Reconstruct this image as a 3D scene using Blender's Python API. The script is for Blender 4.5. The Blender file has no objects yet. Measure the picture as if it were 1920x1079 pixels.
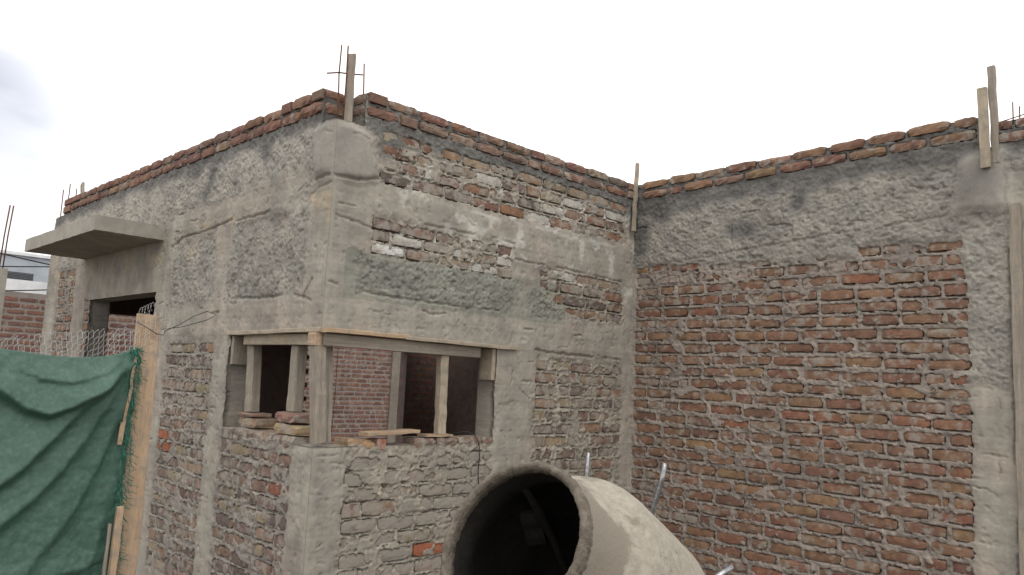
import bpy, bmesh, math, random
import numpy as np
from mathutils import Vector, Matrix
random.seed(7); rng = np.random.RandomState(11)
S = bpy.context.scene; C = S.collection
R = math.radians

# ------------------------------------------------------------------ camera
cam_d = bpy.data.cameras.new('camera'); cam = bpy.data.objects.new('camera', cam_d); C.objects.link(cam)
CR = Vector((0.70900385, -0.70362212, 0.04721705)); CU = Vector((-0.11659955, -0.0509311, 0.99187225)); CF = Vector((0.69549844, 0.70874673, 0.11815237))
CP = Vector((-2.05925, -3.42921, 1.7))
cam.matrix_world = Matrix(((CR.x, CU.x, -CF.x, CP.x), (CR.y, CU.y, -CF.y, CP.y), (CR.z, CU.z, -CF.z, CP.z), (0, 0, 0, 1)))
cam_d.sensor_width = 36; cam_d.lens = 36 * 1471.24 / 1920; cam_d.clip_start = 0.05; cam_d.clip_end = 400
S.camera = cam

# ------------------------------------------------------------------ world: overcast, thin bluish break low on one side
SUN_EL, SUN_AZ = R(58), R(215)
w = bpy.data.worlds.new('World'); S.world = w; w.use_nodes = True
nt = w.node_tree; nt.nodes.clear(); N = nt.nodes.new; LK = nt.links.new
out = N('ShaderNodeOutputWorld'); bg = N('ShaderNodeBackground'); bg.inputs[1].default_value = 0.1
sky = N('ShaderNodeTexSky'); sky.sky_type = 'NISHITA'; sky.sun_disc = False; sky.sun_elevation = SUN_EL; sky.sun_rotation = SUN_AZ
sky.dust_density = 3
tc = N('ShaderNodeTexCoord')
mp = N('ShaderNodeMapping'); mp.inputs['Scale'].default_value = (1, 1, 2.6)
n1 = N('ShaderNodeTexNoise'); n1.inputs['Scale'].default_value = 2.3; n1.inputs['Detail'].default_value = 5; n1.inputs['Roughness'].default_value = 0.5
LK(tc.outputs['Generated'], mp.inputs[0]); LK(mp.outputs[0], n1.inputs['Vector'])
dp = N('ShaderNodeVectorMath'); dp.operation = 'DOT_PRODUCT'; dp.inputs[1].default_value = (0.10, 0.970, 0.222)
LK(tc.outputs['Generated'], dp.inputs[0])
mr = N('ShaderNodeMapRange'); mr.inputs['From Min'].default_value = 0.982; mr.inputs['From Max'].default_value = 0.999; mr.interpolation_type = 'SMOOTHSTEP'
LK(dp.outputs['Value'], mr.inputs['Value'])
ad = N('ShaderNodeMath'); ad.operation = 'MULTIPLY'
mr2 = N('ShaderNodeMapRange'); mr2.inputs['From Min'].default_value = 0.38; mr2.inputs['From Max'].default_value = 0.62; mr2.inputs['To Min'].default_value = 0.3
LK(n1.outputs['Fac'], mr2.inputs['Value']); LK(mr.outputs[0], ad.inputs[0]); LK(mr2.outputs[0], ad.inputs[1])
mx = N('ShaderNodeMixRGB'); mx.inputs[1].default_value = (17.5, 17.3, 17.0, 1); mx.inputs[2].default_value = (7.0, 7.3, 8.5, 1)
LK(ad.outputs[0], mx.inputs[0])
mx2 = N('ShaderNodeMixRGB'); mx2.inputs[0].default_value = 0.12; LK(mx.outputs[0], mx2.inputs[1]); LK(sky.outputs[0], mx2.inputs[2])
LK(mx2.outputs[0], bg.inputs[0]); LK(bg.outputs[0], out.inputs[0])
sl = bpy.data.lights.new('sun', 'SUN'); sl.energy = 0.9; sl.angle = R(25); sl.color = (1, 0.96, 0.9)
so = bpy.data.objects.new('sun', sl); C.objects.link(so)
sd = Vector((math.sin(SUN_AZ) * math.cos(SUN_EL), math.cos(SUN_AZ) * math.cos(SUN_EL), math.sin(SUN_EL)))
so.rotation_euler = sd.to_track_quat('Z', 'Y').to_euler(); so.location = (0, -3, 12)
vs = S.view_settings; vs.view_transform = 'Standard'; vs.look = 'None'; vs.gamma = 1; vs.use_curve_mapping = False; vs.exposure = 0.0

# ------------------------------------------------------------------ noise
TAB = rng.rand(256, 256)
def vn(x, y, s=0):
    x = np.asarray(x, float) + s * 17.31; y = np.asarray(y, float) + s * 9.77
    xi = np.floor(x).astype(int); yi = np.floor(y).astype(int); fx = x - xi; fy = y - yi
    fx = fx * fx * (3 - 2 * fx); fy = fy * fy * (3 - 2 * fy)
    a = TAB[xi & 255, yi & 255]; b = TAB[(xi + 1) & 255, yi & 255]; c = TAB[xi & 255, (yi + 1) & 255]; d = TAB[(xi + 1) & 255, (yi + 1) & 255]
    return (a * (1 - fx) + b * fx) * (1 - fy) + (c * (1 - fx) + d * fx) * fy
def fbm(x, y, f, o=3, s=0, g=0.5):
    r = 0; a = 1; t = 0
    for i in range(o):
        r = r + a * vn(x * f, y * f, s + i * 3.1); t += a; a *= g; f *= 2.03
    return r / t
def sst(x, a, b):
    t = np.clip((x - a) / (b - a), 0, 1); return t * t * (3 - 2 * t)

# ------------------------------------------------------------------ materials
def newmat(name, rough=0.9):
    m = bpy.data.materials.new(name); m.use_nodes = True
    b = m.node_tree.nodes['Principled BSDF']; b.inputs['Roughness'].default_value = rough
    b.inputs['Specular IOR Level'].default_value = 0.25
    return m, m.node_tree, b
def node(nt, t, **k):
    n = nt.nodes.new(t)
    for a, v in k.items():
        if a[0] == '_': n.inputs[a[1:].replace('_', ' ')].default_value = v
        else: setattr(n, a, v)
    return n
def noise(nt, scale, detail=4, rough=0.6, vec=None):
    n = node(nt, 'ShaderNodeTexNoise', _Scale=scale, _Detail=detail, _Roughness=rough)
    if vec is not None: nt.links.new(vec, n.inputs['Vector'])
    return n.outputs['Fac']
def rmap(nt, v, a, b, c, d, smooth=False):
    n = node(nt, 'ShaderNodeMapRange', _From_Min=a, _From_Max=b, _To_Min=c, _To_Max=d)
    if smooth: n.interpolation_type = 'SMOOTHSTEP'
    nt.links.new(v, n.inputs['Value']); return n.outputs[0]
def mix(nt, f, a, b, mode='MIX'):
    n = node(nt, 'ShaderNodeMixRGB', blend_type=mode)
    for i, v in enumerate((f, a, b)):
        if hasattr(v, 'is_output'): nt.links.new(v, n.inputs[i])
        else: n.inputs[i].default_value = v if i == 0 else tuple(v) + (1,)
    return n.outputs[0]
def math_(nt, op, a, b=0):
    n = node(nt, 'ShaderNodeMath', operation=op)
    for i, v in enumerate((a, b)):
        if hasattr(v, 'is_output'): nt.links.new(v, n.inputs[i])
        else: n.inputs[i].default_value = v
    return n.outputs[0]
def bump(nt, b, h, strength=0.5, dist=0.01):
    n = node(nt, 'ShaderNodeBump', _Strength=strength, _Distance=dist)
    nt.links.new(h, n.inputs['Height']); nt.links.new(n.outputs[0], b.inputs['Normal'])
def geo_pos(nt): return node(nt, 'ShaderNodeNewGeometry').outputs['Position']

MORT = (0.30, 0.275, 0.24)
def brick_mat(name, attr):
    m, nt, b = newmat(name, 0.95)
    pos = geo_pos(nt)
    if attr:
        a = node(nt, 'ShaderNodeAttribute', attribute_name='Col'); col, alp = a.outputs['Color'], a.outputs['Alpha']
    else:
        a = node(nt, 'ShaderNodeObjectInfo'); col, alp = a.outputs['Color'], a.outputs['Alpha']
    f1 = noise(nt, 14, 4, 0.6, pos); f2 = noise(nt, 45, 5, 0.7, pos); f3 = noise(nt, 9, 3, 0.6, pos); f4 = noise(nt, 17, 4, 0.6, pos)
    c = mix(nt, 1.0, col, mix(nt, rmap(nt, f1, 0.35, 0.65, 0, 1), (0.78, 0.77, 0.78), (1.22, 1.22, 1.17)), 'MULTIPLY')
    c = mix(nt, rmap(nt, f2, 0.5, 0.75, 0, 0.55), c, (0.10, 0.065, 0.05))
    c = mix(nt, rmap(nt, f3, 0.52, 0.7, 0, 0.5, True), c, (0.27, 0.18, 0.108))
    th = math_(nt, 'SUBTRACT', 1.0, alp)
    fl = math_(nt, 'SUBTRACT', rmap(nt, f4, 0.3, 0.7, 0, 1), th)
    fl = rmap(nt, fl, -0.22, 0.26, 0, 0.86, True)
    mc = mix(nt, f2, (MORT[0] * 0.8, MORT[1] * 0.8, MORT[2] * 0.8), (MORT[0] * 1.15, MORT[1] * 1.13, MORT[2] * 1.1))
    c = mix(nt, fl, c, mc)
    nt.links.new(c, b.inputs['Base Color'])
    h = math_(nt, 'ADD', f2, math_(nt, 'MULTIPLY', noise(nt, 140, 4, 0.7, pos), 0.5))
    bump(nt, b, h, 0.8, 0.006)
    return m
M_BRICK = brick_mat('fired_brick', False); M_BRICKA = brick_mat('fired_brick_joined', True)
def wall_mat():
    m, nt, b = newmat('mortar_and_render', 0.97)
    pos = geo_pos(nt); a = node(nt, 'ShaderNodeAttribute', attribute_name='Col')
    f1 = noise(nt, 55, 6, 0.75, pos); f2 = noise(nt, 6, 5, 0.6, pos); f3 = noise(nt, 190, 3, 0.7, pos)
    c = mix(nt, rmap(nt, a.outputs['Alpha'], .15, .6, .45, 1.0), a.outputs['Color'], mix(nt, rmap(nt, f1, 0.3, 0.7, 0, 1), (0.76, 0.76, 0.77), (1.22, 1.21, 1.20)), 'MULTIPLY')
    c = mix(nt, 1.0, c, mix(nt, rmap(nt, f2, 0.35, 0.65, 0, 1), (0.84, 0.85, 0.86), (1.14, 1.12, 1.1)), 'MULTIPLY')
    nt.links.new(c, b.inputs['Base Color'])
    h = math_(nt, 'ADD', f1, math_(nt, 'MULTIPLY', f3, 0.6))
    bmp = node(nt, 'ShaderNodeBump', _Distance=0.012)
    nt.links.new(math_(nt, 'MULTIPLY', a.outputs['Alpha'], 1.0), bmp.inputs['Strength'])
    nt.links.new(h, bmp.inputs['Height']); nt.links.new(bmp.outputs[0], b.inputs['Normal'])
    return m
M_WALL = wall_mat()
def conc_mat(name, c0, c1, sc=9, bs=0.35):
    m, nt, b = newmat(name, 0.92); pos = geo_pos(nt)
    f1 = noise(nt, sc, 6, 0.65, pos); f2 = noise(nt, 90, 4, 0.7, pos)
    c = mix(nt, rmap(nt, f1, 0.3, 0.7, 0, 1), c0, c1)
    c = mix(nt, rmap(nt, f2, 0.55, 0.8, 0, 0.35), c, tuple(0.45 * v for v in c0)); c = mix(nt, rmap(nt, noise(nt, 2.6, 5, .7, pos), .45, .65, 0, .35), c, tuple(0.6 * v for v in c0))
    nt.links.new(c, b.inputs['Base Color']); bump(nt, b, f2, bs, 0.006); return m
M_CONC = conc_mat('cast_concrete', (0.28, 0.26, 0.225), (0.38, 0.35, 0.30))
M_ROOMDARK = conc_mat('dark_brickwork', (0.16, 0.12, 0.105), (0.24, 0.18, 0.155), 14, 0.6)  # dark brown brick tone for inner walls, roof and wall core
M_DIRT = conc_mat('packed_earth', (0.075, 0.062, 0.05), (0.12, 0.10, 0.08), 3, 0.6)
M_PAINTGREY = conc_mat('grey_painted_render', (0.36, 0.39, 0.43), (0.42, 0.45, 0.49), 1.5, 0.1)
M_PAINTWHITE = conc_mat('white_painted_render', (0.60, 0.61, 0.62), (0.72, 0.72, 0.72), 4, 0.1)
def wood_mat(name, c0, c1, knots=True):
    m, nt, b = newmat(name, 0.8)
    tcn = node(nt, 'ShaderNodeTexCoord'); mp = node(nt, 'ShaderNodeMapping', _Scale=(1, 1, 0.06)); nt.links.new(tcn.outputs['Object'], mp.inputs[0])
    oi = node(nt, 'ShaderNodeObjectInfo'); ad = node(nt, 'ShaderNodeVectorMath', operation='ADD'); nt.links.new(mp.outputs[0], ad.inputs[0])
    cmb = node(nt, 'ShaderNodeCombineXYZ'); nt.links.new(math_(nt, 'MULTIPLY', oi.outputs['Random'], 40), cmb.inputs[0]); nt.links.new(cmb.outputs[0], ad.inputs[1])
    g = noise(nt, 60, 4, 0.6, ad.outputs[0]); g2 = noise(nt, 260, 3, 0.6, ad.outputs[0]); pos = geo_pos(nt)
    st = noise(nt, 16, 5, 0.65, pos); kn = node(nt, 'ShaderNodeTexVoronoi', _Scale=9); 
    mp2 = node(nt, 'ShaderNodeMapping', _Scale=(1, 1, 0.6)); nt.links.new(tcn.outputs['Object'], mp2.inputs[0]); nt.links.new(mp2.outputs[0], kn.inputs['Vector'])
    c = mix(nt, rmap(nt, g, 0.3, 0.7, 0, 1), c0, c1)
    c = mix(nt, rmap(nt, g2, 0.5, 0.75, 0, 0.5), c, tuple(0.45 * v for v in c0))
    c = mix(nt, rmap(nt, st, 0.47, 0.66, 0, 0.75), c, (0.22, 0.20, 0.17)); c = mix(nt, rmap(nt, noise(nt, 120, 3, .7, pos), .62, .7, 0, .6), c, (.10, .08, .06))
    if knots: c = mix(nt, rmap(nt, kn.outputs['Distance'], 0.07, 0.16, 0.85, 0, True), c, (0.07, 0.035, 0.02))
    nt.links.new(c, b.inputs['Base Color']); bump(nt, b, math_(nt, 'ADD', g, g2), 0.5, 0.002); return m
M_WOODN = wood_mat('fresh_pine', (0.36, 0.245, 0.155), (0.47, 0.345, 0.235))
M_WOODO = wood_mat('weathered_timber', (0.22, 0.185, 0.15), (0.34, 0.295, 0.24), False)
M_WOODB = wood_mat('pale_formwork_board', (0.30, 0.245, 0.18), (0.42, 0.355, 0.27), False)
def metal_mat(name, c0, c1, rough, metallic, sc=40):
    m, nt, b = newmat(name, rough); pos = geo_pos(nt); f = noise(nt, sc, 5, 0.7, pos)
    nt.links.new(mix(nt, rmap(nt, f, 0.4, 0.62, 0, 1), c0, c1), b.inputs['Base Color']); b.inputs['Metallic'].default_value = metallic
    bump(nt, b, f, 0.3, 0.002); return m
M_RUST = metal_mat('rusty_steel', (0.10, 0.045, 0.028), (0.19, 0.09, 0.055), 0.85, 0.2)
M_WIRE = metal_mat('galvanised_wire', (0.40, 0.39, 0.38), (0.55, 0.54, 0.53), 0.45, 0.5)
M_PIPE = metal_mat('bare_steel_pipe', (0.20, 0.20, 0.21), (0.38, 0.38, 0.39), 0.35, 0.8)
M_BLACK = metal_mat('black_rubber_cable', (0.02, 0.02, 0.02), (0.04, 0.04, 0.04), 0.6, 0.0)

# ------------------------------------------------------------------ object helpers
def link(name, me, mat=None, parent=None):
    o = bpy.data.objects.new(name, me); C.objects.link(o)
    if mat is not None and me is not None and not me.materials: me.materials.append(mat)
    if parent is not None: o.parent = parent
    return o
def tag(o, label, cat, group=None):
    o['label'] = label; o['category'] = cat
    if group: o['group'] = group
    return o
def thing(name, label, cat, loc=(0, 0, 0), group=None):
    o = bpy.data.objects.new(name, None); o.location = loc; o.empty_display_size = 0.2; C.objects.link(o); return tag(o, label, cat, group)
def np_mesh(name, V, F, col=None, smooth=False):
    me = bpy.data.meshes.new(name); me.from_pydata([tuple(v) for v in V] if not isinstance(V, np.ndarray) else V.tolist(), [], F if isinstance(F, list) else F.tolist())
    if col is not None:
        a = me.color_attributes.new('Col', 'FLOAT_COLOR', 'POINT'); a.data.foreach_set('color', np.asarray(col, np.float32).ravel())
    me.update()
    if smooth: me.polygons.foreach_set('use_smooth', [True] * len(me.polygons))
    return me
def box_mesh(x0, x1, y0, y1, z0, z1):
    V = [(x, y, z) for z in (z0, z1) for y in (y0, y1) for x in (x0, x1)]
    F = [(0, 2, 3, 1), (4, 5, 7, 6), (0, 1, 5, 4), (2, 6, 7, 3), (0, 4, 6, 2), (1, 3, 7, 5)]
    return V, F
def box(name, mat, parent, x0, x1, y0, y1, z0, z1):
    V, F = box_mesh(x0, x1, y0, y1, z0, z1); return link(name, np_mesh(name, V, F), mat, parent)
def board(name, mat, p0, p1, wdt, thk, side, parent=None, seg=6, jit=0.0015, chip=0.0, seed=0):
    """a sawn length of timber from p0 to p1; wdt along side, thk across; local Z runs along it"""
    rr = random.Random(seed + 5)
    p0 = Vector(p0); p1 = Vector(p1); z = (p1 - p0); L = z.length; z.normalize()
    x = (Vector(side) - z * Vector(side).dot(z)).normalized(); y = z.cross(x)
    V = []; F = []; b = min(wdt, thk) * 0.10
    ring = [(-.5 * wdt + b, -.5 * thk), (.5 * wdt - b, -.5 * thk), (.5 * wdt, -.5 * thk + b), (.5 * wdt, .5 * thk - b), (.5 * wdt - b, .5 * thk), (-.5 * wdt + b, .5 * thk), (-.5 * wdt, .5 * thk - b), (-.5 * wdt, -.5 * thk + b)]
    for i in range(seg + 1):
        t = i / seg; jx, jy = rr.uniform(-jit, jit), rr.uniform(-jit, jit)
        for (a, c) in ring:
            zz = t * L + (rr.uniform(-chip, chip) if i in (0, seg) else 0)
            V.append((a + jx + rr.uniform(-jit, jit) * .5, c + jy + rr.uniform(-jit, jit) * .5, zz))
    n = len(ring)
    for i in range(seg):
        for k in range(n): F.append((i * n + k, i * n + (k + 1) % n, (i + 1) * n + (k + 1) % n, (i + 1) * n + k))
    F.append(tuple(reversed(range(n)))); F.append(tuple(seg * n + k for k in range(n)))
    o = link(name, np_mesh(name, V, F), mat, parent)
    M = Matrix(((x.x, y.x, z.x, p0.x), (x.y, y.y, z.y, p0.y), (x.z, y.z, z.z, p0.z), (0, 0, 0, 1)))
    if parent is not None: M = Matrix.Translation(-parent.location) @ M
    o.matrix_local = M
    return o
def tube_geo(pts, r, n=8, V=None, F=None):
    V = [] if V is None else V; F = [] if F is None else F
    base = len(V); pts = [Vector(p) for p in pts]
    up = Vector((0.31, 0.17, 0.93))
    for i, p in enumerate(pts):
        d = (pts[min(i + 1, len(pts) - 1)] - pts[max(i - 1, 0)]).normalized()
        a = d.cross(up); a = a.normalized() if a.length > 1e-3 else d.orthogonal().normalized(); b = d.cross(a)
        rr = r[i] if isinstance(r, (list, tuple)) else r
        for k in range(n):
            t = 2 * math.pi * k / n; V.append(tuple(p + (a * math.cos(t) + b * math.sin(t)) * rr))
    for i in range(len(pts) - 1):
        for k in range(n): F.append((base + i * n + k, base + i * n + (k + 1) % n, base + (i + 1) * n + (k + 1) % n, base + (i + 1) * n + k))
    F.append(tuple(base + k for k in reversed(range(n)))); F.append(tuple(base + (len(pts) - 1) * n + k for k in range(n)))
    return V, F
def tube(name, mat, pts, r, n=8, parent=None):
    off = parent.location if parent is not None else Vector((0, 0, 0))
    V, F = tube_geo([Vector(p) - off for p in pts], r, n)
    return link(name, np_mesh(name, V, F, smooth=True), mat, parent)

# ------------------------------------------------------------------ bricks
def brick_variant(i):
    rr = random.Random(100 + i); nx, nz = 7, 4; V = []; F = []
    worn = rr.random()
    for layer in range(2):
        for a in range(nx):
            for c in range(nz):
                u = a / (nx - 1) - .5; v = c / (nz - 1) - .5
                ex = abs(u) > .49; ez = abs(v) > .49
                jx = rr.uniform(-.012, .012); jz = rr.uniform(-.06, .06)
                if layer == 0:
                    y = rr.uniform(0, .045) + (.025 if ex or ez else 0) + (.06 if ex and ez else 0) + (.12 * worn * rr.random() if ez and rr.random() < .3 else 0)
                    u2 = u * (.985 - (.02 * rr.random() if ex else 0)) + jx - (math.copysign(rr.uniform(.005, .035), u) if ex and ez else 0); v2 = v * (.97 - (.06 * rr.random() if ez else 0)) + jz * (1.0 if ez else .3) - (math.copysign(rr.uniform(.02, .12), v) if ex and ez else 0)
                else:
                    y = 1; u2 = u; v2 = v
                V.append((u2, y, v2))
    idx = lambda l, a, c: l * nx * nz + a * nz + c
    for a in range(nx - 1):
        for c in range(nz - 1):
            F.append((idx(0, a, c), idx(0, a + 1, c), idx(0, a + 1, c + 1), idx(0, a, c + 1)))
    # rear corners are enough: side strips fan to the back layer
    for a in range(nx - 1):
        F.append((idx(0, a, 0), idx(1, a, 0), idx(1, a + 1, 0), idx(0, a + 1, 0)))
        F.append((idx(0, a + 1, nz - 1), idx(1, a + 1, nz - 1), idx(1, a, nz - 1), idx(0, a, nz - 1)))
    for c in range(nz - 1):
        F.append((idx(0, 0, c + 1), idx(1, 0, c + 1), idx(1, 0, c), idx(0, 0, c)))
        F.append((idx(0, nx - 1, c), idx(1, nx - 1, c), idx(1, nx - 1, c + 1), idx(0, nx - 1, c + 1)))
    F.append((idx(1, 0, 0), idx(1, 0, nz - 1), idx(1, nx - 1, nz - 1), idx(1, nx - 1, 0)))
    used = sorted({k for f in F for k in f}); mp = {k: j for j, k in enumerate(used)}
    me = np_mesh('brick', [V[k] for k in used], [tuple(mp[k] for k in f) for f in F]); me.materials.append(M_BRICK)
    return me
BV = [brick_variant(i) for i in range(28)]
PAL_R = [(0.205, 0.110, 0.076), (0.195, 0.102, 0.072), (0.215, 0.125, 0.082), (0.18, 0.098, 0.074), (0.225, 0.142, 0.09), (0.21, 0.13, 0.085), (0.20, 0.12, 0.085), (0.215, 0.096, 0.065), (0.165, 0.095, 0.078)]
PAL_G = [(0.185, 0.125, 0.10), (0.15, 0.11, 0.095), (0.21, 0.15, 0.115), (0.17, 0.12, 0.105), (0.23, 0.145, 0.10), (0.12, 0.095, 0.085), (0.24, 0.19, 0.13)]
PAL_P = [(0.195, 0.105, 0.08), (0.18, 0.095, 0.073), (0.165, 0.092, 0.075), (0.205, 0.122, 0.09), (0.18, 0.118, 0.092)]
def put_brick(parent, face, u, z, L, H, D=0.05, proud=0.0, tilt=0.0, col=(0.2, 0.1, 0.07), film=0.1, off=(0, 0, 0), W=0.0, yaw=0.0):
    """face 'M' looks to -Y, 'X' looks to -X (plane x = W)"""
    o = bpy.data.objects.new('brick', random.choice(BV)); C.objects.link(o); o.parent = parent
    o.scale = (L, D, H)
    if face == 'M': o.location = Vector((u, W - proud, z)) - Vector(off); o.rotation_euler = (0, tilt, yaw)
    else: o.location = Vector((W - proud, u, z)) - Vector(off); o.rotation_euler = (0, tilt, -math.pi / 2 + yaw)
    o.color = (*col, film)
    return o
def shade(c, rr, k=0.12):
    f = 1 + rr.uniform(-k, k); return tuple(min(.6, v * f * (1 + rr.uniform(-.05, .05))) for v in c)

def inside(poly, x, y):
    r = False; n = len(poly)
    for i in range(n):
        x0, y0 = poly[i]; x1, y1 = poly[(i + 1) % n]
        if (y0 > y) != (y1 > y) and x < (x1 - x0) * (y - y0) / (y1 - y0) + x0: r = not r
    return r
def inside_np(poly, X, Y):
    r = np.zeros(X.shape, bool); n = len(poly)
    for i in range(n):
        x0, y0 = poly[i]; x1, y1 = poly[(i + 1) % n]
        if y0 == y1: continue
        c = ((y0 > Y) != (y1 > Y)) & (X < (x1 - x0) * (Y - y0) / (y1 - y0) + x0); r ^= c
    return r
def rect(a, b, c, d): return [(a, c), (b, c), (b, d), (a, d)]

class BrickField:
    """rows of bricks laid over a region of a wall; list of dicts"""
    def __init__(s): s.b = []
    def rows(s, u0, u1, z0, z1, pal, film, pitch=0.08, h=0.057, ln=(0.198, 0.222), gap=(0.012, 0.022), seed=0, proud=(-.001, .005), skip=0.0, wave=0.004, drop=None, D=0.05, tiltk=1.0, start=None):
        rr = random.Random(seed); n = int(round((z1 - z0) / pitch)); 
        for r in range(n):
            zc = z0 + pitch * (r + .5); u = u0 + rr.uniform(0.004, 0.012)
            first = True
            while u < u1 - 0.03:
                L = rr.uniform(*ln)
                if first:
                    L = L * (0.5 if (r % 2) else 1.0) * rr.uniform(.9, 1.05); first = False
                elif rr.random() < .06: L *= .5
                if u + L > u1 - .006: L = u1 - .006 - u
                if L > .035:
                    uc = u + L / 2; zz = zc + wave * math.sin(uc * 3 + r) + rr.uniform(-.003, .003)
                    if not (drop and drop(uc, zz)) and rr.random() >= skip:
                        hh = h * rr.uniform(.9, 1.06)
                        fl = film if not callable(film) else film(uc, zz)
                        s.b.append(dict(u=uc, z=zz, L=L, H=hh, t=rr.gauss(0, .008) * tiltk, p=rr.uniform(*proud), c=shade(rr.choice(pal), rr), f=max(0, min(1, fl + rr.uniform(-.18, .18))), D=D))
                u += L + rr.uniform(*gap)
        return s

def wall_surface(name, parent, face, W, us, zs, zones, holes, field, cracks=(), cover=0.3, thick=0.15, corner=None, seed=0, mort=MORT, jag=0.035, tint=None, patches=()):
    """relief of mortar, render and cast concrete: a height field over (u,z) with openings, edges turned back"""
    U, Z = np.meshgrid(us, zs, indexing='ij')
    wu = (fbm(U, Z, 9, 3, seed + 1) - .5) * 2; wz = (fbm(U, Z, 9, 3, seed + 5) - .5) * 2
    wu2 = (fbm(U, Z, 45, 2, seed + 2) - .5); wz2 = (fbm(U, Z, 45, 2, seed + 6) - .5)
    UW = U + wu * jag + wu2 * .012; ZW = Z + wz * jag + wz2 * .012
    kind = np.zeros(U.shape, int)                       # 0 brickwork mortar 1 cast 2 rough render 3 dark mortar 4 trowelled cap
    for k, poly in zones: kind[inside_np(poly, UW, ZW)] = k
    f20 = fbm(U, Z, 20, 4, seed + 10, .6); f60 = fbm(U, Z, 60, 2, seed + 14); f6 = fbm(U, Z, 4, 2, seed + 18); f35 = fbm(U, Z, 34, 3, seed + 22, .6)
    hb = -.001 + (f35 - .5) * .018 + (f60 - .5) * .007
    fl1 = fbm(U, Z, 7, 4, seed + 70, .6); fl2 = fbm(U, Z, 17, 4, seed + 74, .6); hb = hb + .005 * sst(fl2, .52, .54) - .004 * sst(fl1, .56, .575)
    hs = .007 + (f6 - .5) * .007 + (.0016 * sst(fl1, .50, .51) - .002 * sst(fl2, .64, .66)) + .0012 * (np.mod(Z + .01 * (f6 - .5), .105) < .052) + (f20 - .5) * .004; hs = hs - .006 * sst(f35, .71, .80) 
    pit = vn(U * 70, Z * 24, seed + 80) * vn(U * 23 + 9, Z * 9, seed + 81); hs = hs - .012 * sst(pit, .80, .88)
    f90 = fbm(U, Z, 85, 2, seed + 27); hg = .008 + (f20 - .5) * .010 + (f90 - .5) * .012 + .004 * sst(fl1, .5, .52) + .003 * sst(fl2, .53, .55); hg = hg - .008 * sst(f35, .62, .72)
    hk = .004 + (f20 - .5) * .020 + (f60 - .5) * .013
    hc = (.036 + (f6 - .5) * .012) * sst(np.abs(U), -.03, .09 if corner else -.02) + (f60 - .5) * .002
    Wt = []
    for q in range(5):
        m_ = (kind == q).astype(np.float32); rad = 4
        for ax_ in (0, 1):
            p_ = np.pad(m_, [(rad, rad) if a == ax_ else (0, 0) for a in (0, 1)], mode='edge'); n_ = m_.shape[ax_]
            m_ = sum(np.take(p_, range(o_, o_ + n_), axis=ax_) for o_ in range(2 * rad + 1)) / (2 * rad + 1)
        Wt.append(m_)
    H = sum(a * b for a, b in zip(Wt, [hb, hs, hg, hk, hc]))
    # ---- colours of the materials themselves
    v = (fbm(U, Z, 3.2, 4, seed + 30, .6) - .5)[..., None]; v2 = (fbm(U, Z, 14, 4, seed + 34, .65) - .5)[..., None]
    st = (fbm(U * 3.2, Z * .5, 14, 3, seed + 38) - .5)[..., None]
    pk = sst(fbm(U, Z, 2.6, 3, seed + 42), .5, .62)[..., None]
    cb = np.array(mort) * (1 + .35 * v + .35 * v2)
    cs = (np.array((.305, .283, .243)) * (1 - pk) + np.array((.308, .274, .234)) * pk) * (1 + .28 * v + .22 * st + .18 * v2)
    cg = np.array((.325, .308, .272)) * (1 + .30 * v + .22 * v2)
    ck = np.array((.165, .160, .150)) * (1 + .5 * v + .6 * v2)
    cc = np.array((.265, .25, .222)) * (1 + .3 * v + .1 * v2)
    kk = kind[..., None]
    COL = sum(a[..., None] * b for a, b in zip(Wt, [cb, cs, cg, ck, cc]))
    if tint is not None: COL = tint(U, Z, COL, seed)
    BMP = np.select([kind == 0, kind == 1, kind == 2, kind == 3, kind == 4], [.55, .16, .8, .8, .22])
    # ---- beds for the bricks
    cov = fbm(U, Z, 11, 4, seed + 50, .6)
    crk = fbm(U, Z, 8, 2, seed + 54)
    for b in field.b:
        a0, a1 = np.searchsorted(us, b['u'] - b['L'] / 2 - .02), np.searchsorted(us, b['u'] + b['L'] / 2 + .02)
        c0, c1 = np.searchsorted(zs, b['z'] - b['H'] / 2 - .02), np.searchsorted(zs, b['z'] + b['H'] / 2 + .02)
        if a1 <= a0 or c1 <= c0: continue
        sl = (slice(a0, a1), slice(c0, c1)); kd = kind[sl]
        uu = U[sl] - b['u']; zz = Z[sl] - b['z'] + (b['t'] if face == 'M' else -b['t']) * uu
        zz = zz + wz2[sl] * .010; uu = uu + wu2[sl] * .010
        du = np.abs(uu) - b['L'] / 2; dz = np.abs(zz) - b['H'] / 2; d = np.maximum(du, dz)
        brickface = b['p']; cvb = cover if not callable(cover) else cover(b['u'], b['z'])
        # 0.5 is the middle of the noise
        covered = (cov[sl] > np.quantile(cov, 1 - cvb) - .05 * sst(d, -.02, 0))
        if b['p'] < .012: covered = covered | (kd != 0) & (kd != 3)
        h = H[sl]
        inb = (d < -.003 + wu2[sl] * .012) & ~covered
        inc = (d < .001) & covered & (kd == 0)
        under = (zz < 0) & (dz > -.002) & (dz < .008) & (du < .0) & (crk[sl] > (.50 if W > 1 else .42)) & ~covered & (kd == 0)
        h = np.where(inb, -.035, h); h = np.where(inc, brickface + .002 + (f60[sl] - .4) * .007, h)
        h = np.where(under, -.026, h)
        H[sl] = h
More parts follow.
